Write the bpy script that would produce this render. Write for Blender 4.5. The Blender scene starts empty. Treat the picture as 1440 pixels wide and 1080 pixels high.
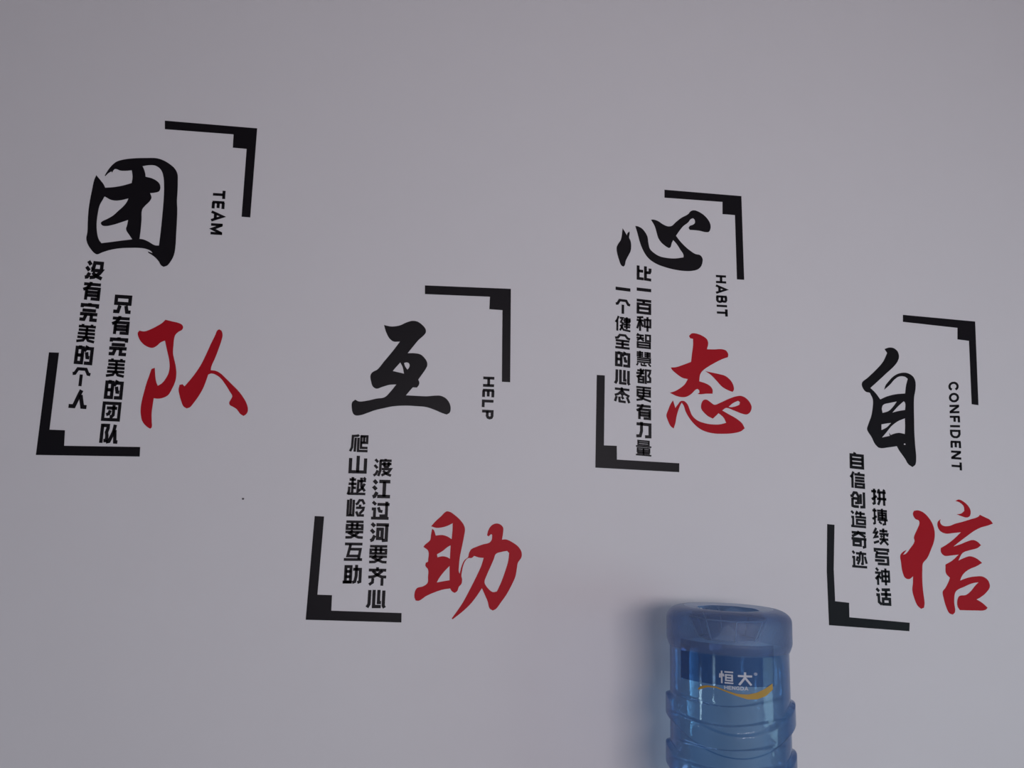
import bpy, bmesh, math, random
from math import sin, cos, pi, radians, sqrt, exp
from mathutils import Vector, Matrix
from mathutils.geometry import tessellate_polygon

random.seed(7)
SC = bpy.context.scene
COL = SC.collection

# ------------------------------------------------------------------ camera
F_PX = 1080.0                       # focal length of the phone in pixels of the 1440 px wide frame
DIST = 1.85                         # camera to wall
CAM = Vector((0.0, -DIST, 1.5))
PITCH, YAW, ROLL = radians(10.3145), radians(7.6797), radians(1.938)
FWD = Vector((sin(YAW) * cos(PITCH), cos(YAW) * cos(PITCH), sin(PITCH)))
RGT0 = Vector((cos(YAW), -sin(YAW), 0.0))
UP0 = RGT0.cross(FWD)
RGT = RGT0 * cos(ROLL) + UP0 * sin(ROLL)
UPV = -RGT0 * sin(ROLL) + UP0 * cos(ROLL)
cd = bpy.data.cameras.new('camera')
cam = bpy.data.objects.new('camera', cd)
COL.objects.link(cam)
cam.matrix_world = Matrix(((RGT.x, UPV.x, -FWD.x, CAM.x), (RGT.y, UPV.y, -FWD.y, CAM.y), (RGT.z, UPV.z, -FWD.z, CAM.z), (0, 0, 0, 1)))
cd.sensor_fit = 'HORIZONTAL'
cd.sensor_width = 36.0
cd.lens = 36.0 * F_PX / 1440.0
cd.clip_start = 0.05
SC.camera = cam

# ------------------------------------------------------------------ world, lights, exposure
SC.view_settings.view_transform = 'Standard'
SC.view_settings.look = 'None'
SC.view_settings.gamma = 1.0
SC.view_settings.exposure = 0.07
SC.view_settings.use_curve_mapping = False
SC.cycles.use_denoising = True
SC.cycles.max_bounces = 10
SC.cycles.transparent_max_bounces = 24
wd = bpy.data.worlds.new('world')
SC.world = wd
wd.use_nodes = True
wd.node_tree.nodes['Background'].inputs[0].default_value = (0.75, 0.85, 1.0, 1)
wd.node_tree.nodes['Background'].inputs[1].default_value = 0.5

RX0, RX1, RY1, RZ = -2.7, 3.4, -3.5, 3.35      # room: x range, rear wall, ceiling


def area(name, loc, target, sx, sy, power, colour):
    ld = bpy.data.lights.new(name, 'AREA')
    ld.shape = 'RECTANGLE'
    ld.size, ld.size_y, ld.energy, ld.color = sx, sy, power, colour
    o = bpy.data.objects.new(name, ld)
    COL.objects.link(o)
    o.location = loc
    o.rotation_euler = (Vector(target) - Vector(loc)).to_track_quat('-Z', 'Y').to_euler()
    return o


# daylight at the right window; rear opening and lamp added to brighten mid-wall
area('window_light', (RX1 - 0.06, -2.35, 0.85), (RX1 - 3, -2.35, 0.85), 1.6, 1.0, 12.5, (0.56, 0.92, 1.0))
area('added_rear_light', (0.85, RY1 + 0.06, 1.62), (0.85, 0, 1.62), 1.6, 0.72, 32, (1.0, 0.905, 0.965))
for _y, _w in ((-0.95, 0.22), (-2.95, 0.40)):  # unseen lamps added for the bright strips reflected in the bottle
    area('strip_reflection_light', (RX0 + 0.05, _y, 0.51), (0, _y, 0.51), _w, 0.20, 6.5 * _w, (0.62, 0.88, 1.0))


# ------------------------------------------------------------------ materials
def mat(name, col, rough=0.5, metal=0.0, spec=0.5, bump=None, var=0.0, coat=0.0):
    m = bpy.data.materials.new(name)
    m.use_nodes = True
    nt = m.node_tree
    b = nt.nodes['Principled BSDF']
    b.inputs['Base Color'].default_value = (*col, 1)
    b.inputs['Roughness'].default_value = rough
    b.inputs['Metallic'].default_value = metal
    b.inputs['Specular IOR Level'].default_value = spec
    b.inputs['Coat Weight'].default_value = coat
    tc = nt.nodes.new('ShaderNodeTexCoord')
    if var:
        n = nt.nodes.new('ShaderNodeTexNoise')
        n.inputs['Scale'].default_value = 9.0
        n.inputs['Detail'].default_value = 5.0
        nt.links.new(tc.outputs['Object'], n.inputs['Vector'])
        r = nt.nodes.new('ShaderNodeMix')
        r.data_type = 'RGBA'
        r.inputs[6].default_value = (*[c * (1 - var) for c in col], 1)
        r.inputs[7].default_value = (*[min(1, c * (1 + var)) for c in col], 1)
        nt.links.new(n.outputs['Fac'], r.inputs[0])
        nt.links.new(r.outputs[2], b.inputs['Base Color'])
    if bump:
        n2 = nt.nodes.new('ShaderNodeTexNoise')
        n2.inputs['Scale'].default_value = bump[0]
        n2.inputs['Detail'].default_value = 4.0
        nt.links.new(tc.outputs['Object'], n2.inputs['Vector'])
        bp = nt.nodes.new('ShaderNodeBump')
        bp.inputs['Strength'].default_value = bump[1]
        bp.inputs['Distance'].default_value = bump[2]
        nt.links.new(n2.outputs['Fac'], bp.inputs['Height'])
        nt.links.new(bp.outputs[0], b.inputs['Normal'])
    return m


M_WALL = mat('white_emulsion_paint', (0.80, 0.785, 0.80), 0.75, spec=0.25, bump=(55.0, 0.10, 0.002), var=0.012)
M_SIDE = mat('side_wall_paint', (0.76, 0.71, 0.72), 0.8, spec=0.2, bump=(50.0, 0.1, 0.002), var=0.01)
M_CEIL = mat('ceiling_paint', (0.42, 0.35, 0.35), 0.85, spec=0.1, var=0.01)
M_FLOOR = mat('grey_floor_tile', (0.32, 0.34, 0.37), 0.35, bump=(20.0, 0.05, 0.002), var=0.05)
M_BLACK = mat('black_vinyl', (0.0045, 0.0035, 0.0060), 0.45, spec=0.2, bump=(30.0, 0.04, 0.001))
M_RED = mat('red_vinyl', (0.46, 0.006, 0.016), 0.5, spec=0.15, bump=(30.0, 0.04, 0.001), var=0.03)
M_SPECK = mat('dark_speck', (0.09, 0.08, 0.09), 0.8)
M_WHITE = mat('white_plastic', (0.75, 0.76, 0.78), 0.3, var=0.01)
M_GREYP = mat('grey_plastic', (0.16, 0.17, 0.19), 0.35, var=0.02)
M_FRAME = mat('white_window_frame', (0.8, 0.8, 0.8), 0.35, var=0.01)
M_LETTER = mat('pale_grey_print', (0.50, 0.52, 0.58), 0.5, var=0.03)
M_GOLD = mat('gold_print', (0.42, 0.25, 0.03), 0.45, var=0.2)


def thin_plastic(name, tint, rough, ior=1.5, bump=None, depth=1.0, haze=None):
    """clear tinted sheet: fresnel reflection plus transmission whose tint deepens with the path through the sheet"""
    m = bpy.data.materials.new(name)
    m.use_nodes = True
    nt = m.node_tree
    nt.nodes.clear()
    N, L = nt.nodes.new, nt.links.new
    out = N('ShaderNodeOutputMaterial')
    geo = N('ShaderNodeNewGeometry')
    tc = N('ShaderNodeTexCoord')
    bp = None
    if bump:
        no = N('ShaderNodeTexNoise')
        no.inputs['Scale'].default_value = bump[0]
        no.inputs['Detail'].default_value = 3.0
        L(tc.outputs['Object'], no.inputs['Vector'])
        bp = N('ShaderNodeBump')
        bp.inputs['Strength'].default_value = bump[1]
        bp.inputs['Distance'].default_value = bump[2]
        L(no.outputs['Fac'], bp.inputs['Height'])
    dot = N('ShaderNodeVectorMath')
    dot.operation = 'DOT_PRODUCT'
    L(geo.outputs['Incoming'], dot.inputs[0])
    L((bp.outputs[0] if bp else geo.outputs['Normal']), dot.inputs[1])
    ab = N('ShaderNodeMath'); ab.operation = 'ABSOLUTE'
    L(dot.outputs['Value'], ab.inputs[0])
    # refracted path length inside the sheet: 1 / sqrt(1 - (1 - c^2) / n^2)
    sq = N('ShaderNodeMath'); sq.operation = 'MULTIPLY'
    L(ab.outputs[0], sq.inputs[0]); L(ab.outputs[0], sq.inputs[1])
    om = N('ShaderNodeMath'); om.operation = 'MULTIPLY_ADD'
    L(sq.outputs[0], om.inputs[0])
    om.inputs[1].default_value = 0.80
    om.inputs[2].default_value = 0.20
    rt = N('ShaderNodeMath'); rt.operation = 'POWER'
    L(om.outputs[0], rt.inputs[0]); rt.inputs[1].default_value = -0.5 * depth
    comb = N('ShaderNodeCombineColor')
    for k in range(3):
        pw = N('ShaderNodeMath'); pw.operation = 'POWER'
        pw.inputs[0].default_value = tint[k]
        L(rt.outputs[0], pw.inputs[1])
        L(pw.outputs[0], comb.inputs[k])
    tr = N('ShaderNodeBsdfTransparent')
    L(comb.outputs[0], tr.inputs['Color'])
    gl = N('ShaderNodeBsdfGlossy')
    gl.inputs['Roughness'].default_value = rough
    gl.inputs['Color'].default_value = (0.9, 0.95, 1.0, 1)
    if bp:
        L(bp.outputs[0], gl.inputs['Normal'])
    fr = N('ShaderNodeFresnel')
    fr.inputs['IOR'].default_value = ior
    if bp:
        L(bp.outputs[0], fr.inputs['Normal'])
    # back faces of a sheet reflect like its front
    mx = N('ShaderNodeMixShader')
    cl = N('ShaderNodeMath'); cl.operation = 'MINIMUM'
    L(fr.outputs[0], cl.inputs[0]); cl.inputs[1].default_value = 0.55
    L(cl.outputs[0], mx.inputs[0])
    L(tr.outputs[0], mx.inputs[1])
    L(gl.outputs[0], mx.inputs[2])
    last = mx
    if haze:
        df = N('ShaderNodeBsdfDiffuse'); df.inputs[0].default_value = (*haze[1], 1)
        m2 = N('ShaderNodeMixShader'); m2.inputs[0].default_value = haze[0]
        L(mx.outputs[0], m2.inputs[1]); L(df.outputs[0], m2.inputs[2])
        last = m2
    L(last.outputs[0], out.inputs['Surface'])
    return m


M_BOTTLE = thin_plastic('blue_polycarbonate', (0.56, 0.72, 0.87), 0.06, 1.5, bump=(45.0, 0.12, 0.004), depth=1.6, haze=(0.13, (0.22, 0.32, 0.44)))
M_STIPPLE = thin_plastic('stippled_polycarbonate', (0.46, 0.60, 0.80), 0.28, 1.5, bump=(420.0, 0.55, 0.002), haze=(0.22, (0.24, 0.30, 0.42)))
M_EDGE_GLINT = thin_plastic('edge_glint_tone', (0.7, 0.8, 0.9), 0.2, 1.5, haze=(0.8, (0.75, 0.80, 0.88)))  # pale tone standing in for light glinting on the base edges
M_BASE = thin_plastic('pale_polycarbonate', (0.72, 0.82, 0.92), 0.15, 1.5, bump=(200.0, 0.3, 0.002), haze=(0.22, (0.34, 0.42, 0.54)))
M_LABEL = thin_plastic('dark_blue_film', (0.46, 0.56, 0.76), 0.10, 1.4, haze=(0.28, (0.025, 0.05, 0.12)))
M_GLASS = thin_plastic('window_glass', (0.96, 0.98, 0.98), 0.0, 1.45)
M_WATER = thin_plastic('water', (0.9, 0.95, 0.97), 0.0, 1.33)


# ------------------------------------------------------------------ helpers
def link(o, label=None, cat=None, group=None, kind=None, parent=None):
    COL.objects.link(o)
    if parent:
        o.parent = parent
    for k, v in (('label', label), ('category', cat), ('group', group), ('kind', kind)):
        if v:
            o[k] = v
    return o


def mesh_obj(name, verts, faces, m, parent=None, smooth=False, origin=None, **kw):
    me = bpy.data.meshes.new(name)
    o3 = Vector(origin) if origin is not None else Vector((0, 0, 0))
    me.from_pydata([tuple(Vector(v) - o3) for v in verts], [], faces)
    me.materials.append(m)
    if smooth:
        me.polygons.foreach_set('use_smooth', [True] * len(me.polygons))
    me.update()
    o = bpy.data.objects.new(name, me)
    link(o, parent=parent, **kw)
    o.location = o3
    if parent:
        o.location = o3 - parent.location
    return o


def empty(name, loc, **kw):
    o = bpy.data.objects.new(name, None)
    o.empty_display_size = 0.05
    o.location = loc
    return link(o, **kw)


def box_vf(x0, x1, y0, y1, z0, z1, bev=0.0):
    if bev <= 0:
        v = [(x0, y0, z0), (x1, y0, z0), (x1, y1, z0), (x0, y1, z0), (x0, y0, z1), (x1, y0, z1), (x1, y1, z1), (x0, y1, z1)]
        return v, [(0, 3, 2, 1), (4, 5, 6, 7), (0, 1, 5, 4), (1, 2, 6, 5), (2, 3, 7, 6), (3, 0, 4, 7)]
    bm = bmesh.new()
    bmesh.ops.create_cube(bm, size=1)
    for v in bm.verts:
        v.co = Vector(((x0 + x1) / 2 + v.co.x * (x1 - x0), (y0 + y1) / 2 + v.co.y * (y1 - y0), (z0 + z1) / 2 + v.co.z * (z1 - z0)))
    bmesh.ops.bevel(bm, geom=bm.edges[:], offset=bev, segments=3, profile=0.5, affect='EDGES')
    bm.verts.index_update()
    vs = [tuple(v.co) for v in bm.verts]
    fs = [tuple(v.index for v in f.verts) for f in bm.faces]
    bm.free()
    return vs, fs


def box(name, x0, x1, y0, y1, z0, z1, m, parent=None, bev=0.0, **kw):
    v, f = box_vf(x0, x1, y0, y1, z0, z1, bev)
    return mesh_obj(name, v, f, m, parent, origin=((x0 + x1) / 2, (y0 + y1) / 2, (z0 + z1) / 2), **kw)


def merge(parts):
    V, Fc = [], []
    for v, f in parts:
        n = len(V)
        V += v
        Fc += [tuple(i + n for i in q) for q in f]
    return V, Fc


# ------------------------------------------------------------------ room shell
T = 0.12
box('wall_front', RX0 - T, RX1 + T, 0.0, T, 0, RZ, M_WALL, kind='structure')
box('floor', RX0 - T, RX1 + T, RY1 - T, T, -T, 0, M_FLOOR, kind='structure')
box('ceiling', RX0 - T, RX1 + T, RY1 - T, T, RZ, RZ + T, M_CEIL, kind='structure')


def wall_with_opening(name, axis, pos0, pos1, a0, a1, holes, m):
    """wall slab between pos0..pos1 on its thin axis, a0..a1 along, holes (h0,h1,z0,z1)"""
    parts = []

    def slab(s0, s1, z0, z1):
        if s1 - s0 < 1e-4 or z1 - z0 < 1e-4:
            return
        parts.append(box_vf(pos0, pos1, s0, s1, z0, z1) if axis == 'x' else box_vf(s0, s1, pos0, pos1, z0, z1))
    cur = a0
    for h0, h1, z0, z1 in sorted(holes):
        slab(cur, h0, 0, RZ)
        slab(h0, h1, 0, z0)
        slab(h0, h1, z1, RZ)
        cur = h1
    slab(cur, a1, 0, RZ)
    v, f = merge(parts)
    mesh_obj(name, v, f, m, kind='structure')


wall_with_opening('wall_right', 'x', RX1, RX1 + T, RY1, 0, [(-3.2, -1.5, 0.30, 1.40)], M_SIDE)
wall_with_opening('wall_left', 'x', RX0 - T, RX0, RY1, 0, [(-1.09, -0.81, 0.36, 0.66), (-3.18, -2.72, 0.36, 0.66)], M_SIDE)
wall_with_opening('wall_rear', 'y', RY1 - T, RY1, RX0 - T, RX1 + T, [(0.0, 1.7, 1.2, 2.04)], M_SIDE)


def window(name, axis, pos, a0, a1, z0, z1, mull):
    w = 0.05
    parts = []

    def bar(s0, s1, u0, u1):
        parts.append(box_vf(pos - 0.03, pos + 0.03, s0, s1, u0, u1) if axis == 'x' else box_vf(s0, s1, pos - 0.03, pos + 0.03, u0, u1))
    bar(a0, a1, z0, z0 + w); bar(a0, a1, z1 - w, z1); bar(a0, a0 + w, z0 + w, z1 - w); bar(a1 - w, a1, z0 + w, z1 - w)
    for k in range(1, mull):
        c = a0 + (a1 - a0) * k / mull
        bar(c - w / 2, c + w / 2, z0 + w, z1 - w)
    v, f = merge(parts)
    fr = mesh_obj(name, v, f, M_FRAME, kind='structure')
    for k in range(mull):
        s0 = a0 + (a1 - a0) * k / mull + w / 2 + (w / 2 if k == 0 else 0)
        s1 = a0 + (a1 - a0) * (k + 1) / mull - w / 2 - (w / 2 if k == mull - 1 else 0)
        v, f = box_vf(pos - 0.004, pos + 0.004, s0, s1, z0 + w, z1 - w) if axis == 'x' else box_vf(s0, s1, pos - 0.004, pos + 0.004, z0 + w, z1 - w)
        mesh_obj('pane', v, f, M_GLASS, parent=fr)
    return fr


window('window_1', 'x', RX1 + 0.06, -3.2, -1.5, 0.30, 1.40, 2)
window('added_rear_window', 'y', RY1 - 0.06, 0.0, 1.7, 1.2, 2.04, 2)  # added opening for the rear lamp, placed for the wall's falloff
window('added_strip_window_1', 'x', RX0 - 0.06, -1.09, -0.81, 0.36, 0.66, 1)  # unseen low opening added to give a bright strip on the bottle
window('added_strip_window_2', 'x', RX0 - 0.06, -3.18, -2.72, 0.36, 0.66, 1)  # second added opening, for the other reflected strip
box('baseboard_front', RX0, RX1, -0.012, 0.0, 0, 0.09, M_FRAME, kind='structure')
box('baseboard_left', RX0, RX0 + 0.012, RY1, -0.012, 0, 0.09, M_FRAME, kind='structure')


# ------------------------------------------------------------------ wall graphics: plane coordinates of the wall
def on_wall(px, py):
    """where the sight line through a measured point of the photograph meets the wall (x, z in metres)"""
    d = RGT * ((px - 720.0) / F_PX) - UPV * ((py - 540.0) / F_PX) + FWD
    t = -CAM.y / d.y
    return Vector((CAM.x + d.x * t, CAM.z + d.z * t))


THK = 0.0006


def smooth_closed(P, sub=4, ang=52):
    n = len(P)
    corner = []
    for i in range(n):
        a = (P[i] - P[i - 1]); b = (P[(i + 1) % n] - P[i])
        c = a.dot(b) / max(1e-12, a.length * b.length)
        corner.append(math.degrees(math.acos(max(-1, min(1, c)))) > ang)
    out = []
    for i in range(n):
        p1, p2 = P[i], P[(i + 1) % n]
        d = (p2 - p1).length
        p0 = P[i - 1] if not corner[i] else p1 - (p2 - p1) * 0.5
        p3 = P[(i + 2) % n] if not corner[(i + 1) % n] else p2 + (p2 - p1) * 0.5
        # tangents limited to the local segment so uneven spacing cannot overshoot
        d0, d3 = max(1e-9, (p1 - p0).length), max(1e-9, (p3 - p2).length)
        m1 = ((p1 - p0) / d0 + (p2 - p1) / d) * 0.5
        m2 = ((p2 - p1) / d + (p3 - p2) / d3) * 0.5
        m1 *= d; m2 *= d
        for k in range(sub):
            t = k / sub
            h00 = 2 * t**3 - 3 * t**2 + 1; h10 = t**3 - 2 * t**2 + t
            h01 = -2 * t**3 + 3 * t**2; h11 = t**3 - t**2
            out.append(p1 * h00 + m1 * h10 + p2 * h01 + m2 * h11)
    return out


def decal_vf(loops, thk=THK):
    """loops: [outer, hole, ...] of 2D wall points -> front face with edges"""
    L3 = [[Vector((p.x, p.y, 0)) for p in lp] for lp in loops]
    flat = [p for lp in L3 for p in lp]
    tris = tessellate_polygon(L3)
    n = len(flat)
    V = [(p.x, -thk, p.y) for p in flat] + [(p.x, 0.0, p.y) for p in flat]
    Fc = []
    for t in tris:
        a, b, c = (flat[i] for i in t)
        ccw = (b - a).cross(c - a).z
        if abs(ccw) < 1e-14:
            continue
        Fc.append(tuple(t) if ccw > 0 else tuple(reversed(t)))     # front faces -Y
    s = 0
    for lp in L3:
        m = len(lp)
        for i in range(m):
            j = (i + 1) % m
            Fc.append((s + i, s + j, n + s + j, n + s + i))
        s += m
    return V, Fc


def pts(s):
    return [tuple(float(c) for c in q.split(',')) for q in s.split()]


def centre_of(V):
    return (sum(v[0] for v in V) / len(V), 0.0, sum(v[2] for v in V) / len(V))


def brush_char(name, ox, oy, s, comps, m, label, group):
    parts = []
    for comp in comps:
        loops = []
        for lp in comp:
            P = [on_wall(ox + x / s, oy + y / s) for x, y in pts(lp)]
            loops.append(smooth_closed(P))
        parts.append(decal_vf(loops))
    v, f = merge(parts)
    return mesh_obj(name, v, f, m, origin=centre_of(v), label=label, cat='wall sticker', group=group)


def bracket(points, label):
    P = [on_wall(x, y) for x, y in points]
    v, f = decal_vf([P])
    return mesh_obj('corner_bracket', v, f, M_BLACK, origin=centre_of(v), label=label, cat='wall sticker', group='black corner brackets framing the four slogans')


BR = [
    ([(231.9, 169.8), (361.7, 180.6), (351.9, 305.8), (339.8, 304.8), (346.9, 209.4), (327.5, 207.7), (328.5, 189.0), (231.9, 181.7)],
     'black L-shaped corner bracket above and right of the word TEAM'),
    ([(69.0, 495.5), (83.0, 496.0), (69.6, 604.2), (91.4, 605.1), (90.2, 626.9), (197.2, 628.6), (196.4, 642.1), (50.6, 639.8)],
     'black L-shaped corner bracket at lower left, under the first pair of vertical slogans'),
    ([(597.6, 401.4), (718.4, 406.3), (717.4, 537.5), (705.8, 536.9), (706.6, 436.2), (688.2, 434.8), (689.0, 417.3), (597.6, 413.6)],
     'black L-shaped corner bracket above the word HELP'),
    ([(442.6, 725.7), (455.8, 726.3), (446.4, 836.2), (466.9, 837.0), (465.9, 858.7), (564.7, 862.1), (564.4, 875.3), (429.9, 871.5)],
     'black L-shaped corner bracket left of and under the slogan about climbing mountains'),
    ([(934.4, 266.9), (1042.5, 275.9), (1046.4, 393.5), (1036.3, 392.9), (1033.5, 302.5), (1016.0, 301.1), (1016.0, 284.0), (934.4, 278.0)],
     'black L-shaped corner bracket above the word HABIT'),
    ([(839.2, 527.3), (850.5, 528.0), (849.2, 626.3), (867.3, 627.0), (867.5, 646.3), (955.2, 651.5), (955.0, 664.0), (837.2, 657.6)],
     'black L-shaped corner bracket above and left of the water bottle'),
    ([(1269.7, 442.8), (1371.1, 452.2), (1375.8, 569.8), (1366.4, 568.5), (1362.6, 479.4), (1346.4, 477.3), (1346.4, 461.1), (1269.7, 452.6)],
     'black L-shaped corner bracket above the word CONFIDENT'),
    ([(1163.2, 737.0), (1173.4, 738.0), (1172.3, 800.0), (1174.3, 845.4), (1193.9, 847.6), (1194.3, 868.0), (1279.1, 875.7), (1278.7, 887.6), (1165.8, 879.1), (1162.6, 803.0)],
     'black L-shaped corner bracket right of the water bottle top'),
]
for p_, l_ in BR:
    bracket(p_, l_)

brush_char('brush_character', 90, 220, 6.923, [[
    "315,183 350,225 385,270 402,305 480,300 570,285 660,260 668,200 660,135 600,140 550,138 500,122 488,128 468,158 462,145 430,165 403,192 397,188 410,165 440,120 480,75 520,48 600,28 700,18 800,16 900,18 960,35 1030,75 1080,120 1105,170 1108,230 1105,350 1100,430 1103,520 1100,620 1092,760 1085,880 1070,960 1040,1020 1005,1062 970,1075 945,1060 925,1025 890,985 850,955 820,935 818,925 862,942 845,920 790,898 720,890 640,890 540,895 450,910 370,935 322,953 295,940 260,900 230,850 218,800 228,740 232,640 240,520 255,420 275,320 295,230",
    "765,95 830,85 890,90 940,125 965,180 975,300 972,400 960,550 940,750 925,868 885,865 820,828 770,808 735,803 745,730 755,620 762,515 790,480 835,435 852,400 845,375 838,357 890,352 925,340 938,310 932,270 905,240 860,215 795,198 790,160 775,115",
    "395,390 375,425 350,470 330,550 318,650 322,740 340,810 365,845 450,835 560,820 665,808 640,770 605,710 615,670 625,618 560,640 480,665 400,678 370,670 358,650 370,635 420,610 480,575 530,530 580,485 612,445 628,408 560,425 500,430 450,420 415,400",
]], M_BLACK, 'large black brush-written character 团 left of the word TEAM', 'large black brush characters')
brush_char('brush_character', 170, 448, 6.923, [[
    "435,12 500,28 560,42 595,60 606,85 595,110 560,130 530,160 518,200 512,260 508,340 520,400 535,470 540,540 530,610 500,680 460,745 410,772 360,780 320,775 310,840 300,920 300,1000 300,1060 285,1072 250,1050 210,1000 195,940 193,880 205,800 225,720 250,630 275,560 292,510 300,490 330,480 332,510 335,560 345,620 360,655 400,630 440,580 465,530 475,470 470,400 450,310 430,215 390,230 350,265 310,285 260,275 210,240 178,195 165,140 180,118 230,125 290,105 350,75 400,45"],
    ["958,105 980,120 990,160 980,210 950,300 915,390 880,470 875,503 920,508 965,530 1020,580 1080,640 1140,700 1190,765 1225,830 1237,890 1225,925 1195,948 1165,930 1125,880 1090,858 1060,840 1055,820 1075,780 1085,755 1060,710 1020,645 970,580 920,545 880,535 850,545 835,590 800,680 760,750 710,820 670,865 640,875 610,855 590,810 570,740 562,690 572,645 600,640 620,660 660,615 720,540 780,450 830,350 880,240 920,160 940,115"]],
    M_RED, 'large red brush-written character 队 at far left below 团', 'large red brush characters')
brush_char('brush_character', 470, 440, 6.923, [[
    "485,118 510,125 560,133 640,122 700,95 760,78 810,85 860,120 890,160 892,190 875,215 820,265 770,325 715,393 780,393 840,405 880,440 905,485 905,515 885,555 850,605 818,650 828,675 825,700 805,727 765,725 730,765 698,803 800,808 900,812 980,806 1040,808 1090,835 1120,875 1133,920 1125,970 1095,990 1050,975 980,945 900,918 800,908 680,903 570,910 480,928 390,950 320,975 260,995 205,997 185,980 172,930 175,870 205,845 240,862 320,855 410,835 490,822 550,765 605,697 540,700 470,720 410,738 375,715 360,670 353,610 370,580 420,552 480,480 560,385 640,280 575,278 535,245 505,185",
    "643,483 665,525 680,592 630,580 570,566 605,525",
    "680,488 705,482 728,492 735,515 728,535 712,553 690,520"]],
    M_BLACK, 'large black brush-written character 互 left of the word HELP', 'large black brush characters')
brush_char('brush_character', 560, 717, 6.923, [[
    "320,160 360,115 420,60 470,15 500,18 550,50 600,95 640,150 650,190 640,260 620,360 600,460 592,540 590,600 599,622 606,590 620,540 645,490 680,460 690,420 710,385 760,360 830,335 890,318 910,290 915,245 905,235 880,258 865,248 875,205 905,155 950,133 990,140 1020,170 1020,230 1010,290 1050,288 1110,315 1170,360 1200,410 1200,460 1165,515 1155,570 1140,650 1100,740 1050,830 1000,900 950,965 920,980 890,960 870,890 840,820 815,762 760,845 700,920 620,995 530,1065 520,1058 570,990 630,900 700,770 770,630 810,540 832,468 780,462 740,448 715,468 680,470 650,502 632,545 620,600 615,640 622,680 615,720 590,750 575,790 550,808 525,795 505,765 440,775 360,800 270,840 200,885 170,882 158,850 165,790 185,760 240,745 285,712 290,650 290,580 265,545 268,515 290,505 292,400 245,360 260,340 310,295 320,240 330,185 345,195 365,250 430,245 480,260 520,285 528,200 530,130 480,155 430,170 370,175",
    "510,345 507,400 503,476 475,460 430,452 382,462 378,432 430,402 480,362",
    "500,545 500,685 440,695 375,707 400,662 450,598",
    "950,430 1010,408 1060,400 1080,420 1070,500 1040,600 1000,710 960,795 920,800 870,760 840,705 860,640 900,550 930,480"]],
    M_RED, 'large red brush-written character 助 below the word HELP', 'large red brush characters')
brush_char('brush_character', 850, 270, 9.0, [
    ["230,460 255,500 285,550 290,525 315,500 318,520 312,580 330,620 338,680 330,750 300,810 270,870 255,930 240,945 215,930 185,860 160,770 155,700 175,655 205,610 220,550 225,500"],
    ["390,430 420,435 470,460 515,510 545,570 555,640 575,720 630,775 700,815 790,835 890,842 1000,828 1000,795 960,730 915,660 870,608 850,650 835,700 815,710 780,690 720,640 680,580 660,510 635,430 590,352 620,350 680,370 740,410 800,435 850,430 900,385 970,330 1060,280 1090,245 1130,232 1190,250 1260,295 1310,350 1340,410 1340,470 1320,505 1280,508 1200,490 1120,482 1080,480 1065,455 1080,430 1120,415 1145,390 1140,350 1120,332 1090,345 1060,385 1000,430 950,490 905,555 950,615 1010,680 1080,740 1150,785 1210,800 1240,840 1240,890 1220,945 1180,980 1110,998 1020,1000 900,985 780,955 680,920 600,875 540,820 490,740 450,640 420,530"]],
    M_BLACK, 'large black brush-written character 心 left of the word HABIT', 'large black brush characters')
brush_char('brush_character', 910, 462, 7.2, [
    ["425,75 450,50 500,52 560,75 605,110 618,150 605,210 680,212 760,210 800,225 820,260 818,290 760,310 690,345 620,385 560,430 535,470 528,535 590,555 640,585 662,620 662,660 600,660 540,666 510,662 530,650 528,625 510,612 490,620 450,660 400,690 350,695 290,680 230,650 280,635 340,600 385,560 412,512 360,500 300,460 255,420 240,395 290,392 360,370 445,338 455,250 465,170 465,105 435,98"],
    ["590,432 650,445 730,462 790,480 840,520 870,570 878,620 865,642 820,625 760,590 700,525 640,465"],
    ["262,728 275,770 285,805 315,765 340,735 375,735 410,770 430,820 455,880 500,925 570,955 650,970 740,970 800,955 780,910 740,870 722,858 695,885 665,912 620,890 575,850 548,810 550,760 570,725 600,720 640,745 680,772 740,752 820,715 890,690 950,682 1000,705 1040,750 1058,800 1040,850 1010,870 960,862 880,830 800,804 760,830 820,865 900,910 960,960 988,1010 950,1040 870,1060 770,1066 660,1060 560,1030 490,980 430,910 390,840 370,780 350,750 325,800 300,880 285,960 268,1012 240,990 210,930 195,880 215,820 240,760",
     "824,793 870,755 920,732 940,745 935,772 890,790 850,797"]],
    M_RED, 'large red brush-written character 态 above the water bottle', 'large red brush characters')
brush_char('brush_character', 1150, 486, 6.207, [[
    "582,30 620,18 660,22 695,50 708,95 695,140 660,185 600,240 530,305 458,370 500,410 545,470 600,445 680,425 762,418 770,350 785,290 760,272 710,270 670,295 630,340 580,385 590,350 620,310 665,265 720,240 780,240 830,270 850,310 852,380 840,450 838,550 840,650 842,760 850,880 858,980 850,1040 825,1060 790,1035 760,985 710,915 690,878 620,888 535,892 500,860 470,800 430,730 440,690 465,620 478,550 480,470 455,412 415,400 385,350 388,320 430,285 500,220 570,140 605,65",
    "570,518 630,500 690,488 660,530 620,570 565,588 558,550",
    "750,485 762,500 762,562 710,570 650,585 700,530",
    "555,688 600,680 640,675 600,715 555,738",
    "760,635 762,700 760,772 705,762 650,775 636,782 622,760 628,788 560,802 600,755 640,705 700,660",
    "750,856 762,854 767,862 760,868 750,864"]],
    M_BLACK, 'large black brush-written character 自 left of the word CONFIDENT', 'large black brush characters')
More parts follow.
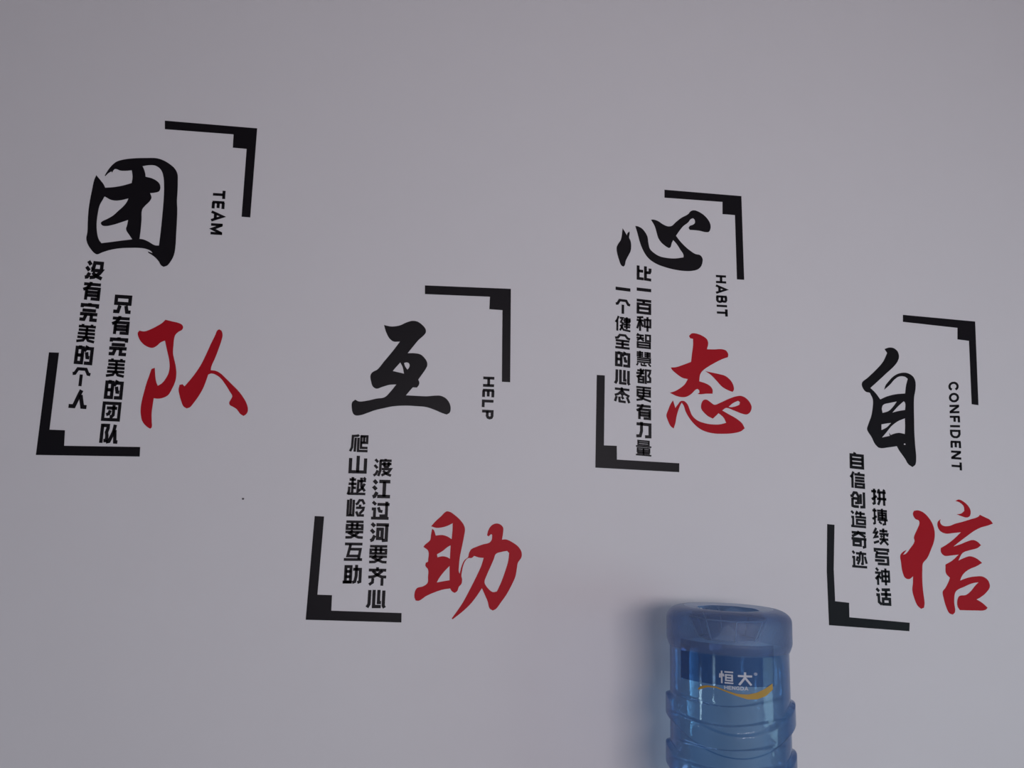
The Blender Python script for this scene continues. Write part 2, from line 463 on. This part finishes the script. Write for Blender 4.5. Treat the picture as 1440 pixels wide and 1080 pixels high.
brush_char('brush_character', 1216, 699, 6.4286, [
    ["435,150 445,125 480,120 530,140 580,190 615,250 632,320 625,400 600,470 565,550 525,600 520,660 520,760 528,860 540,960 535,1000 510,1010 480,985 450,920 430,840 435,780 437,715 400,742 365,730 340,670 328,590 322,525 350,492 378,478 345,522 372,512 410,465 450,400 445,365 470,300 495,235 490,215 455,195"],
    ["820,35 850,22 890,40 930,75 955,120 950,170 925,185 880,175 830,155 870,150 900,125 895,85 860,50"],
    ["685,200 680,225 700,255 760,262 820,240 880,225 960,200 1030,175 1040,160 1080,180 1130,205 1158,240 1110,258 1050,275 990,305 920,355 860,400 800,448 870,425 930,400 980,388 1020,405 1050,435 1020,460 950,480 885,505 845,575 900,550 950,535 1010,555 1060,595 1010,625 950,650 900,685 870,730 862,755 930,730 1000,718 1070,720 1115,755 1130,810 1100,860 1040,910 1010,925 1060,955 1110,1000 1090,1020 1000,1025 860,1022 840,990 838,930 855,895 915,885 960,850 1000,800 1030,770 970,780 900,810 830,845 815,870 808,950 815,1040 795,1062 765,1050 735,990 715,920 705,855 730,820 760,760 770,730 735,690 730,610 790,575 850,520 780,528 720,530 690,500 688,460 740,430 800,385 870,318 800,325 730,330 680,305 658,260 660,225"]],
    M_RED, 'large red brush-written character 信 at lower right below CONFIDENT', 'large red brush characters')

# ------------------------------------------------------------------ stroke-built small characters (cell 100 x 100, y down)
# glyph: thickness | stroke; stroke; ...   a leading * closes the stroke
G = {
    '没': "15|14,2 30,22;6,34 24,54;3,93 16,90 27,66;38,46 46,36 50,9 91,9 91,44;34,51 92,51 82,66 54,88 30,93;44,64 64,82 98,95",
    '有': "13|4,13 98,13;42,0 42,12;42,14 24,34 3,44;22,38 22,100;20,36 92,36 92,93 50,93;22,56 92,56;22,74 92,74",
    '完': "14|9,26 9,12 93,12 93,27;50,0 50,12;13,41 88,41;2,61 98,61;36,64 26,91 2,91;66,61 66,92 98,92",
    '美': "11|26,0 26,12;76,0 76,12;4,13 98,13;51,13 51,66;6,32 96,32;3,51 98,51;3,71 98,71;50,66 36,88 0,94;50,66 64,88 98,94",
    '的': "14|*10,12 42,12 42,92 10,92;10,52 42,52;27,0 27,12;66,0 60,14 50,30;62,14 93,14 93,93 56,93;64,34 70,62 82,63",
    '个': "13|2,36 14,34 28,9 72,9 86,34 99,36;50,38 50,100",
    '人': "16|62,4 54,24 30,91 2,91;60,30 76,91 99,91",
    '只': "15|*12,9 90,9 90,47 12,47;36,58 28,92 2,92;70,58 78,92 99,92",
    '团': "13|*7,7 93,7 93,93 7,93;24,32 80,32;62,16 62,68 54,77 44,77;44,44 38,62 24,68",
    '队': "14|11,0 11,100;11,8 42,8 42,22 36,44 40,62 40,86 24,88;80,2 74,40 54,90 38,94;80,30 86,92 100,92",
    '爬': "10.5|48,2 42,7 14,9 12,74 2,96;30,18 28,98;46,18 46,93 100,93;60,9 95,9 95,46 60,46;78,9 78,46;62,4 62,75 99,75",
    '山': "14|50,0 50,93;8,14 8,91 92,91 92,14",
    '越': "11|8,14 44,14;26,0 26,88;4,38 48,38;9,54 8,80 2,98;26,60 46,60;4,93 100,93;62,22 100,20;58,14 56,80 66,74;74,2 76,52 96,78;94,36 78,64 62,76;86,2 98,14",
    '岭': "10.5|7,6 7,92 38,92 38,6;22,0 22,92;50,32 60,26 70,8 86,8 98,30;74,32 74,46;52,50 94,50 92,62 72,84;54,70 64,92 98,92",
    '要': "11|3,7 98,7;*8,26 92,26 92,46 8,46;36,10 36,46;64,10 64,46;1,63 99,63;40,54 24,70 50,82 74,92 98,93;74,64 54,80 32,92 2,93",
    '互': "11.5|2,8 98,8;34,8 20,73 80,73;32,36 88,36 80,92;0,92 100,92",
    '助': "12.5|*14,10 42,10 42,92 14,92;14,36 42,36;14,64 42,64;0,93 50,93;54,24 94,24 94,90 80,95;72,0 72,60 66,90 52,95",
    '渡': "11|8,4 24,20;5,36 22,54;2,96 14,88 24,66;34,10 100,10;66,0 66,10;38,8 38,70 28,98;44,30 100,28;60,18 60,44;84,18 84,44;58,44 86,44;46,58 96,58 86,74 46,94;54,68 76,86 100,94",
    '江': "15|6,2 24,20;4,36 22,54;3,96 14,92 26,68;36,8 98,8;66,8 66,93;28,92 100,92",
    '过': "12.5|6,2 24,18;2,42 18,42 18,88;0,93 98,93;32,16 100,16;84,0 84,78 46,80;38,32 46,54 62,56",
    '河': "14|6,2 24,18;4,36 22,54;2,97 14,92 26,68;32,9 102,9;90,9 90,93 66,95;*42,33 66,33 66,84 42,84",
    '齐': "12|3,16 98,16;50,0 50,16;24,20 50,42 74,52 100,53;78,20 50,42 28,52 2,54;27,60 26,82 8,95;78,60 78,100",
    '心': "13.5|14,3 13,78 3,96;38,2 38,91 78,91;64,2 64,70 78,70;91,5 91,86 98,98",
    '比': "15|9,2 9,92 48,92;9,39 44,39;60,2 60,92 100,94;60,46 88,44 92,34 92,14",
    '一': "17|0,50 100,50",
    '百': "14|0,8 100,8;50,8 48,26;*9,32 91,32 91,92 9,92;9,61 91,61",
    '种': "11|2,10 46,4;0,27 48,27;24,6 24,100;20,30 4,84;28,34 44,70;*56,20 94,20 94,68 56,68;75,0 75,100",
    '智': "10|12,0 3,18;8,12 50,12;0,30 52,30;30,12 24,34 4,48;30,34 50,48;*64,8 93,8 93,46 64,46;*8,60 92,60 92,93 8,93;8,77 92,77",
    '慧': "8.6|2,10 46,10;2,22 46,22;2,34 46,34;24,0 24,42;54,10 98,10;54,22 98,22;54,34 98,34;76,4 76,42;4,47 94,47 94,74 4,74;4,60 94,60;12,82 2,99;32,82 36,96 70,96;50,80 58,88;82,82 98,99",
    '都': "11|6,14 48,14;30,0 30,32;0,32 54,32;52,4 28,44 2,58;*16,54 48,54 48,92 16,92;16,73 48,73;64,100 64,9 94,9 92,26 82,46 94,60 94,84 72,86",
    '更': "11|0,8 100,8;*9,26 92,26 92,64 9,64;9,45 92,45;50,8 50,64 38,86 2,94;14,68 60,86 100,96",
    '力': "15|3,14 93,14 93,92 60,94;36,0 36,60 28,91 2,93",
    '量': "8|*14,5 86,5 86,30 14,30;14,17 86,17;0,41 102,41;*10,53 90,53 90,76 10,76;50,53 50,96;10,65 90,65;8,85 92,85;0,96 102,96",
    '健': "10|22,0 14,24 2,42;14,28 14,100;30,10 50,10 38,38 50,44 46,70 32,96;34,58 56,90 102,95;58,14 96,14 96,36;54,25 104,25;58,38 98,38;56,53 102,53;58,68 100,68;77,2 77,84",
    '全': "12|0,30 18,27 32,8 68,8 84,27 100,30;4,46 96,46;6,68 94,68;2,93 98,93;50,46 50,93",
    '态': "12|2,12 98,12;48,0 46,24 26,44 2,54;50,20 64,40 98,56;42,38 56,54;14,60 4,94;32,62 34,92 74,94;48,58 58,76;82,60 98,98",
    '自': "14|38,0 34,12;*9,17 91,17 91,93 9,93;9,42 91,42;9,67 91,67",
    '信': "12|24,0 16,20 3,36;16,22 16,100;60,0 64,12;30,16 102,16;34,36 100,36;34,54 100,54;*38,73 95,73 95,93 38,93",
    '创': "13|0,32 14,28 24,9 42,9 58,36;12,44 52,44 52,70 30,72;13,42 13,90 24,93 56,93;70,14 70,76;93,2 93,92 66,94",
    '造': "11|2,2 18,16;2,38 14,38 14,88;0,93 102,93;44,0 32,24;38,14 96,14;30,36 104,36;66,0 66,36;*40,53 96,53 96,76 40,76",
    '奇': "12|2,10 98,10;50,0 44,14 4,34;54,14 96,34;0,47 102,47;92,47 92,92 76,97;*14,62 62,62 62,86 14,86",
    '迹': "11|4,2 18,16;2,38 14,38 14,88;0,93 102,93;28,14 98,14;60,0 62,14;54,18 52,52 38,80;73,18 73,74 62,76;40,32 32,60;88,30 100,72",
    '拼': "12|0,16 34,16;20,0 20,88 6,94;2,66 36,44;48,2 56,14;92,2 84,14;40,20 100,20;38,60 102,60;56,16 56,70 44,97;86,16 86,100",
    '搏': "10|2,14 30,14;16,0 16,90 4,95;0,66 30,48;34,13 102,13;*42,27 94,27 94,56 42,56;42,41 94,41;68,0 68,66;34,69 104,69;86,60 86,92 68,96;44,78 62,92",
    '续': "11|22,0 6,28 26,30;32,18 8,56 36,50;2,90 38,78;44,16 98,16;70,0 70,26;42,34 98,34 94,48;50,44 60,54;42,66 102,66;74,34 70,70 44,96;74,72 100,98",
    '写': "12|6,24 6,8 96,8 96,22;18,18 20,34;16,31 96,31;16,34 14,54 93,54 93,94 22,94;4,74 70,74",
    '神': "11|8,0 22,16;0,28 32,28 24,44 2,66;18,46 18,100;26,46 40,62;*48,18 94,18 94,76 48,76;48,47 94,47;71,0 71,100",
    '话': "13|4,2 22,18;2,38 18,38 18,80 36,94;40,8 96,5;34,34 102,34;68,10 68,54;*46,60 92,60 92,91 46,91",
    '恒': "11|4,22 2,56;16,0 16,100;26,22 30,44;36,6 100,6;*46,30 92,30 92,74 46,74;46,52 92,52;36,94 100,94",
    '大': "14|2,30 98,30;50,0 50,40 10,98;50,42 92,98",
}
LW = {'T': (80, "0,8 80,8;40,8 40,100"), 'E': (70, "8,0 8,100;8,8 70,8;8,50 64,50;8,92 70,92"), 'A': (92, "4,102 46,4 88,102;20,68 72,68"),
      'M': (100, "8,0 8,100;92,0 92,100;10,6 50,86 90,6"), 'H': (84, "8,0 8,100;76,0 76,100;8,50 76,50"), 'L': (64, "8,0 8,92 64,92"),
      'P': (76, "8,100 8,8 50,8 63,14 68,29 63,45 50,52 8,52"), 'I': (16, "8,0 8,100"), 'N': (82, "8,0 8,100;74,0 74,100;12,8 70,92"),
      'B': (78, "8,0 8,100;8,8 48,8 62,15 64,28 58,41 48,47 8,47;48,47 64,54 69,70 62,86 50,92 8,92"),
      'F': (66, "8,0 8,100;8,8 66,8;8,52 60,52"), 'D': (82, "*8,8 42,8 62,18 73,36 73,64 62,82 42,92 8,92"),
      'C': (86, "80,30 70,15 56,8 38,8 20,18 9,38 9,62 20,82 38,92 56,92 70,86 80,70"),
      'O': (94, "*47,8 68,14 83,32 86,50 83,68 68,86 47,92 26,86 11,68 8,50 11,32 26,14"),
      'G': (90, "80,28 70,14 56,8 38,8 20,18 9,38 9,62 20,82 38,92 60,92 80,82 80,54 50,54")}


def ribbon(P, t, closed):
    """polyline of 2D points -> mitred strip of quads with width t"""
    P = [Vector(p) for p in P]
    n = len(P)
    Lf, Rt = [], []
    for i in range(n):
        if closed:
            a, b = (P[i] - P[i - 1]).normalized(), (P[(i + 1) % n] - P[i]).normalized()
        else:
            a = (P[i] - P[i - 1]).normalized() if i else (P[1] - P[0]).normalized()
            b = (P[i + 1] - P[i]).normalized() if i < n - 1 else a
        na, nb = Vector((-a.y, a.x)), Vector((-b.y, b.x))
        mdir = na + nb
        if mdir.length < 0.2:
            mdir = na
        mdir.normalize()
        k = (t / 2) / max(0.45, mdir.dot(na))
        Lf.append(P[i] + mdir * k)
        Rt.append(P[i] - mdir * k)
    quads = []
    for i in range(n if closed else n - 1):
        j = (i + 1) % n
        quads.append((Lf[i], Lf[j], Rt[j], Rt[i]))
    return quads


def glyph_quads(strokes, t):
    q = []
    for s in strokes.split(';'):
        cl = s.startswith('*')
        q += ribbon(pts(s.lstrip('*')), t, cl)
    return q


def quads_to_mesh(quads, fn, fn_back):
    """quads in glyph units, fn maps (x, y) -> 3D front point, fn_back -> 3D point on the backing"""
    V, Fc = [], []
    for qd in quads:
        n = len(V)
        for p in qd:
            V.append(tuple(fn(p)))
        for p in qd:
            V.append(tuple(fn_back(p)))
        Fc += [(n, n + 1, n + 2, n + 3)] + [(n + i, n + 4 + i, n + 4 + (i + 1) % 4, n + (i + 1) % 4) for i in range(4)]
    return V, Fc


def char_name(ch):
    return 'character'


def slogan(text, first, last, wpx, hfrac, label, group, skew=0.0):
    """column of printed characters: evenly pitched on the wall between two measured end points"""
    A, B = on_wall(*first), on_wall(*last)
    n = len(text)
    step = (B - A) / (n - 1)
    down = step.normalized()
    right = Vector((-down.y, down.x))
    if right.x < 0:
        right = -right
    mid = ((first[0] + last[0]) / 2, (first[1] + last[1]) / 2)
    w = (on_wall(mid[0] + wpx / 2, mid[1]) - on_wall(mid[0] - wpx / 2, mid[1])).length
    h = step.length * hfrac
    right = (right + down * skew).normalized()
    root = empty('slogan_lettering', (A.x, 0, A.y), label=label, cat='wall sticker', group=group)
    for i, ch in enumerate(text):
        c = A + step * i
        t, st = G[ch].split('|')
        t = float(t) * 1.3

        def fn(p, yy=-THK):
            q = c + right * ((p.x - 50) / 100 * w) + down * ((p.y - 50) / 100 * h)
            return Vector((q.x, yy, q.y))
        v, f = quads_to_mesh(glyph_quads(st, t), fn, lambda p: fn(p, 0.0))
        mesh_obj('character', v, f, M_BLACK, parent=root, origin=(c.x, 0, c.y), label='black character ' + ch)
    return root


SG = 'vertical slogans of small black characters'
slogan('没有完美的个人', (132.4, 380), (110.3, 560.7), 25.6, 0.86, 'black vertical slogan 没有完美的个人, leftmost in the picture, hanging under the large 团', SG, 0.03)
slogan('只有完美的团队', (172.5, 427.8), (153.3, 609.8), 25.6, 0.86, 'black vertical slogan 只有完美的团队 ending just above the lower left bracket arm, beside red 队', SG, 0.02)
slogan('爬山越岭要互助', (504.9, 623.5), (495.3, 807.3), 25.4, 0.83, 'black vertical slogan 爬山越岭要互助 about climbing mountains, the higher of the pair under 互', SG)
slogan('渡江过河要齐心', (537.9, 657.6), (528.8, 842.1), 25.4, 0.83, 'black vertical slogan 渡江过河要齐心 about crossing rivers, between its neighbour slogan and red 助', SG)
slogan('一个健全的心态', (876.1, 406.7), (874.8, 555.6), 21.0, 0.84, 'short black vertical slogan 一个健全的心态 starting with a single bar, left of the longest slogan', SG, 0.05)
slogan('比一百种智慧都更有力量', (905.6, 384), (904.9, 630), 20.6, 0.85, 'longest black vertical slogan 比一百种智慧都更有力量 left of red 态', SG, 0.04)
slogan('自信创造奇迹', (1204.8, 647.8), (1208.4, 786.8), 20.2, 0.83, 'black six-character slogan 自信创造奇迹 standing under the left side of the large 自', SG, 0.03)
slogan('拼搏续写神话', (1235.6, 699.2), (1242.4, 839.6), 20.4, 0.84, 'black six-character slogan 拼搏续写神话 wedged between its neighbour slogan and red 信', SG, 0.03)


def word(text, a_l, a_r, b_l, b_r, label, t=15.5, gap=28):
    """word turned a quarter clockwise; a = left/right points of its first letter's start, b = of its last letter's end"""
    AL, AR, BL, BR_ = (on_wall(*p) for p in (a_l, a_r, b_l, b_r))
    ws = [LW[ch][0] for ch in text]
    total = sum(ws) + gap * (len(text) - 1)
    root = empty('word_lettering', (((AL + BR_) / 2).x, 0, ((AL + BR_) / 2).y), label=label, cat='wall sticker', group='small black English words turned on their side')
    u = 0
    for ch, w_ in zip(text, ws):
        st = LW[ch][1]

        def fn(p, yy=-THK, u=u):
            s = (u + p.x) / total
            v_ = p.y / 100.0                     # 0 top of the letter (right), 1 baseline (left)
            r = AR.lerp(BR_, s)
            l = AL.lerp(BL, s)
            q = r.lerp(l, v_)
            return Vector((q.x, yy, q.y))
        v, f = quads_to_mesh(glyph_quads(st, t), fn, lambda p: fn(p, 0.0))
        mesh_obj('letter', v, f, M_BLACK, parent=root, origin=centre_of(v), label='black letter ' + ch)
        u += w_ + gap


word('TEAM', (300.0, 267.5), (316.6, 268.5), (296.0, 329.0), (312.3, 330.0), 'black English word TEAM under the upper left bracket', t=25)
word('HELP', (679.7, 530.2), (695.2, 530.8), (677.6, 588.6), (693.0, 589.4), 'black English word HELP between 互 and the bracket end', t=25)
word('HABIT', (1006.7, 387.2), (1020.8, 388.0), (1008.2, 444.4), (1022.8, 445.2), 'black English word HABIT right of black 心', t=24.5)
word('CONFIDENT', (1333.9, 537.6), (1347.2, 536.8), (1338.3, 660.4), (1352.3, 661.6), 'black English word CONFIDENT, the longest of the four words', t=22.5, gap=32)

# small dark speck on the plaster
sp = on_wall(341.8, 701.5)
ring = [Vector((sp.x + 0.0024 * (1 + 0.15 * sin(3 * a)) * cos(a), sp.y + 0.0024 * (1 + 0.1 * cos(2 * a)) * sin(a))) for a in [i * 2 * pi / 14 for i in range(14)]]
v, f = decal_vf([ring], 0.001)
mesh_obj('speck', v, f, M_SPECK, origin=(sp.x, 0, sp.y), label='tiny dark speck on the white wall left of the second group', cat='speck')

# ------------------------------------------------------------------ water bottle upside down on its dispenser
BY = -0.215                                     # bottle axis, distance from the wall


def at_depth(px, py, y):
    d = RGT * ((px - 720.0) / F_PX) - UPV * ((py - 540.0) / F_PX) + FWD
    t = (y - CAM.y) / d.y
    return CAM + d * t


BX = at_depth(1025.0, 950.0, BY).x
ZT = at_depth(1027.0, 853.5, BY).z             # top rim height
PXM = (at_depth(1112, 900, BY) - at_depth(937, 900, BY)).length / 2 * 0.927
R1 = PXM                                        # collar radius
R0 = R1 * 0.945                                 # recess radius
print('bottle', BX, ZT, R1)
FRONT = math.atan2(CAM.y - BY, CAM.x - BX)      # direction from the axis to the camera


def bottle_mesh():
    NS = 128
    rows = []

    def add(z, rf):
        rows.append((z, rf))
    # top (the bottle's base) rim and rounded shoulder
    sh = 0.036
    for k in range(9):
        a = k / 8 * pi / 2
        rows.append((lambda th, a=a: (R1 - sh + sh * sin(a), -0.024 * (1 - cos(a)))))
    rows.append(lambda th: (R1, -0.040))
    rows.append(lambda th: (R1, -0.066))
    rows.append(lambda th: (R1 - 0.001, -0.071))
    rows.append(lambda th: (R0 + 0.002, -0.082))
    rows.append(lambda th: (R0, -0.086))
    rows.append(lambda th: (R0, -0.12))
    rows.append(lambda th: (R0, -0.15))
    # wavy ribs
    z = -0.165
    bands = [(-0.227, 0.024), (-0.322, 0.022)]
    NR = 200
    z0, z1 = -0.165, -0.372

    def body(zz, th):
        rr = R0
        for zc, amp in bands:
            c = zc - amp * cos(2 * (th - FRONT - 0.10))
            d = abs(zz - c)
            hw = 0.021
            s = max(0.0, min(1.0, (hw + 0.0025 - d) / 0.005))
            rr = max(rr, R0 + (R1 * 1.015 - R0) * (s * s * (3 - 2 * s)))
        return rr
    for k in range(NR + 1):
        zz = z0 + (z1 - z0) * k / NR
        rows.append(lambda th, zz=zz: (body(zz, th), zz))
    # shoulder down to the neck
    for k in range(1, 13):
        a = k / 12 * pi / 2
        rows.append(lambda th, a=a: (0.032 + (R0 - 0.032) * cos(a), -0.376 - 0.072 * sin(a)))
    rows.append(lambda th: (0.028, -0.455))
    rows.append(lambda th: (0.027, -0.468))
    V, Fc = [], []
    for r in rows:
        for i in range(NS):
            th = 2 * pi * i / NS
            rad, zz = r(th)
            V.append((BX + rad * cos(th), BY + rad * sin(th), ZT + zz))
    for k in range(len(rows) - 1):
        for i in range(NS):
            j = (i + 1) % NS
            Fc.append((k * NS + i, (k + 1) * NS + i, (k + 1) * NS + j, k * NS + j))
    return V, Fc, NS


bottle = empty('water_bottle', (BX, BY, ZT - 0.5), label='blue translucent large water bottle standing upside down at the bottom edge', cat='bottle')
v, f, NS = bottle_mesh()
body_o = mesh_obj('body', v, f, M_BOTTLE, parent=bottle, smooth=True, origin=(BX, BY, ZT - 0.2))
body_o.data.materials.append(M_STIPPLE)
for p_ in body_o.data.polygons:                  # moulded stipple on the collar band
    if p_.index // NS < 12:
        p_.material_index = 1


def base_recess():
    """pushed-in faceted base seen through the collar"""
    V, Fc = [], []
    n = 128
    ra = R1 - 0.036
    for i in range(n):
        th = 2 * pi * i / n
        V.append((BX + ra * cos(th), BY + ra * sin(th), ZT))
    levels = [(0.066, -0.003, pi / 8), (0.082, -0.022, 0.0), (0.063, -0.064, 0.0), (0.030, -0.056, 0.0)]
    m = 8
    idx = []
    for rr, zz, off in levels:
        idx.append(len(V))
        for i in range(m):
            th = 2 * pi * i / m + off + FRONT + radians(12)
            V.append((BX + rr * cos(th), BY + rr * sin(th), ZT + zz))
    # annulus from the round rim to the first octagon
    per = n // m
    st = int(round((FRONT + radians(12) + pi / 8) / (2 * pi) * n)) % n
    for i in range(m):
        j = (i + 1) % m
        rim = [(st + i * per + k) % n for k in range(per + 1)]
        half = per // 2
        for k in range(per):
            Fc.append((rim[k], idx[0] + (i if k < half else j), rim[k + 1]))
        Fc.append((rim[half], idx[0] + i, idx[0] + j))
    for a in range(len(levels) - 1):
        for i in range(m):
            j = (i + 1) % m
            Fc.append((idx[a] + i, idx[a + 1] + i, idx[a + 1] + j))
            Fc.append((idx[a] + i, idx[a + 1] + j, idx[a] + j))
    c = len(V)
    V.append((BX, BY, ZT - 0.036))
    for i in range(m):
        Fc.append((idx[-1] + i, c, idx[-1] + (i + 1) % m))
    return V, Fc


v, f = base_recess()
bse = mesh_obj('base', v, f, M_BASE, parent=bottle, origin=(BX, BY, ZT), label='faceted pushed-in base facing upward')


bv = bse.modifiers.new('bevel', 'BEVEL')
bv.width = 0.0016
bv.segments = 2
bv.limit_method = 'ANGLE'
bv.angle_limit = radians(12)


# glints along the moulded facet edges, put in as pale tubes
def glint_tubes():
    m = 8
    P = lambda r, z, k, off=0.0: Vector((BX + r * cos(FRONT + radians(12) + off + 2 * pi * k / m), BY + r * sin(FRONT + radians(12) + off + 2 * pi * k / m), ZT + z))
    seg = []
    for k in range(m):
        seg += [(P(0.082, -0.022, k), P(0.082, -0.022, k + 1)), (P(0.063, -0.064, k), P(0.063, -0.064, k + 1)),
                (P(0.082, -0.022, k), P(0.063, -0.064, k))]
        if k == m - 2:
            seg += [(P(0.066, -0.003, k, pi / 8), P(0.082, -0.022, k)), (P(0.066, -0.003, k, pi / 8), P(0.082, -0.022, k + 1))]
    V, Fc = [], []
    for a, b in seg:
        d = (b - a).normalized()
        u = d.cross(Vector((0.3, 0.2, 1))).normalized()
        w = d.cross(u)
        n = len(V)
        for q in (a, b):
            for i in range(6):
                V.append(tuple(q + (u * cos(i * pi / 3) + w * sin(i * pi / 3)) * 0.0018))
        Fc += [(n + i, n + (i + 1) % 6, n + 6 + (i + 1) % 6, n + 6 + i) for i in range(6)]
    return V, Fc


v, f = glint_tubes()
mesh_obj('base_edge_glints', v, f, M_EDGE_GLINT, parent=bottle, smooth=True, origin=(BX, BY, ZT - 0.03))


def cyl(th_off, z, r):
    th = FRONT + th_off
    return Vector((BX + r * cos(th), BY + r * sin(th), ZT + z))


def z_at(py):                                    # height on the bottle's front for a measured row
    p = at_depth(1035.0, py, BY - R0)
    return p.z - ZT


def th_at(px):                                   # angle on the bottle's front for a measured column
    return math.asin(max(-0.97, min(0.97, (px - 1024.5) / 83.0)))


def curved_patch(x0, x1, y0, y1, r, m, name, parent, thk=0.0004, n=28, **kw):
    V, Fc = [], []
    a0, a1, zt, zb = th_at(x0), th_at(x1), z_at(y0), z_at(y1)
    for i in range(n + 1):
        a = a0 + (a1 - a0) * i / n
        V += [tuple(cyl(a, zt, r)), tuple(cyl(a, zb, r))]
    for i in range(n):
        Fc.append((2 * i, 2 * i + 1, 2 * i + 3, 2 * i + 2))
    return mesh_obj(name, V, Fc, m, parent=parent, smooth=True, origin=tuple(cyl(0, 0.5 * (zt + zb), 0)), **kw)


label = curved_patch(960, 1083, 908, 966, R0 + 0.0006, M_LABEL, 'label', bottle, label='dark blue printed film with pale lettering')


def printed(quads, x0, y0, x1, y1, m, name, parent, r=R0 + 0.0011, gw=100.0, **kw):
    """glyph cell spread over a measured box on the bottle's front"""
    a0, a1, zt, zb = th_at(x0), th_at(x1), z_at(y0), z_at(y1)

    def fn(p, rr=r):
        return cyl(a0 + (a1 - a0) * p.x / gw, zt + (zb - zt) * p.y / 100.0, rr)
    fine = []
    for a, b, c, d in quads:                     # short pieces so that the print follows the curve
        for k in range(6):
            s0, s1 = k / 6, (k + 1) / 6
            p0, p1, q0, q1 = a.lerp(b, s0), a.lerp(b, s1), d.lerp(c, s0), d.lerp(c, s1)
            fine += [(p0, p1, p1.lerp(q1, .5), p0.lerp(q0, .5)), (p0.lerp(q0, .5), p1.lerp(q1, .5), q1, q0)]
    v, f = quads_to_mesh(fine, fn, lambda p: fn(p, r - 0.0003))
    return mesh_obj(name, v, f, m, parent=parent, origin=tuple(fn(Vector((gw / 2, 50)))), **kw)


for ch, bx in (('恒', (1012.5, 945.5, 1030.0, 963.0)), ('大', (1035.5, 945.5, 1054.5, 964.0))):
    t, st = G[ch].split('|')
    o = printed(glyph_quads(st, float(t) + 1), *bx, M_LETTER, 'character', bottle, label='pale printed character ' + ch)
x = 1018.5
for ch in 'HENGDA':
    w_ = LW[ch][0]
    wp = 4.3 * w_ / 84
    printed(glyph_quads(LW[ch][1], 22), x, 966.0, x + wp, 971.0, M_LETTER, 'letter', bottle, gw=w_, label='pale printed letter ' + ch)
    x += wp + 0.95
reg = glyph_quads("*50,6 82,20 94,50 82,80 50,94 18,80 6,50 18,20", 11) + glyph_quads("36,76 36,26 56,26 64,38 56,50 36,50;52,50 66,76", 9)
printed(reg, 1056.5, 945.5, 1061.0, 949.8, M_LETTER, 'registered_mark', bottle)


def swoosh():
    up = [(984.0, 975.5), (988, 971.2), (996, 968.6), (1008, 968.6), (1020, 972.5), (1034, 976.2), (1048, 976.6), (1060, 973.5), (1070, 968.5), (1080, 961.5)]
    lo = [(984.6, 977.4), (989.5, 974.8), (997, 971.2), (1008, 970.6), (1020, 974.6), (1034, 979.5), (1048, 983.5), (1060, 983.0), (1071, 979.0), (1080.5, 970.0)]
    V, Fc = [], []
    n = 40

    def samp(L, t):
        u = t * (len(L) - 1)
        i = min(len(L) - 2, int(u))
        f_ = u - i
        return (L[i][0] + (L[i + 1][0] - L[i][0]) * f_, L[i][1] + (L[i + 1][1] - L[i][1]) * f_)
    for k in range(n + 1):
        for L in (up, lo):
            px, py = samp(L, k / n)
            V.append(tuple(cyl(th_at(px), z_at(py), R0 + 0.0016)))
    for k in range(n):
        Fc.append((2 * k, 2 * k + 1, 2 * k + 3, 2 * k + 2))
    return mesh_obj('swoosh', V, Fc, M_GOLD, parent=bottle, origin=V[n], label='gold printed swoosh under the lettering')


swoosh()


# dispenser that carries the bottle, below the frame
def lathe(prof, n=48, cx=BX, cy=BY):
    V, Fc = [], []
    for r, z in prof:
        for i in range(n):
            a = 2 * pi * i / n
            V.append((cx + r * cos(a), cy + r * sin(a), z))
    for k in range(len(prof) - 1):
        for i in range(n):
            j = (i + 1) % n
            Fc.append((k * n + i, k * n + j, (k + 1) * n + j, (k + 1) * n + i))
    return V, Fc


TOP = ZT - 0.452
disp = empty('water_dispenser', (BX, BY, 0), label='white floor-standing water dispenser under the blue bottle', cat='dispenser')
box('cabinet', BX - 0.155, BX + 0.155, BY - 0.155, BY + 0.165, 0.03, TOP - 0.02, M_WHITE, parent=disp, bev=0.015)
v, f = lathe([(0.030, TOP - 0.06), (0.034, TOP - 0.02), (0.036, TOP), (0.062, TOP + 0.002), (0.075, TOP), (0.080, TOP - 0.02), (0.080, TOP - 0.03)])
mesh_obj('bottle_collar', v, f, M_WHITE, parent=disp, smooth=True, origin=(BX, BY, TOP))
box('tap_panel', BX - 0.12, BX + 0.12, BY - 0.162, BY - 0.153, TOP - 0.33, TOP - 0.06, M_GREYP, parent=disp, bev=0.003)
for sx in (-0.05, 0.05):
    box('tap', BX + sx - 0.014, BX + sx + 0.014, BY - 0.20, BY - 0.160, TOP - 0.16, TOP - 0.12, M_WHITE, parent=disp, bev=0.005)
box('drip_tray', BX - 0.10, BX + 0.10, BY - 0.24, BY - 0.155, TOP - 0.36, TOP - 0.335, M_GREYP, parent=disp, bev=0.006)
for sx in (-1, 1):
    for sy in (-1, 1):
        box('foot', BX + sx * 0.13 - 0.015, BX + sx * 0.13 + 0.015, BY + sy * 0.13 - 0.015, BY + sy * 0.13 + 0.015, 0, 0.032, M_GREYP, parent=disp)
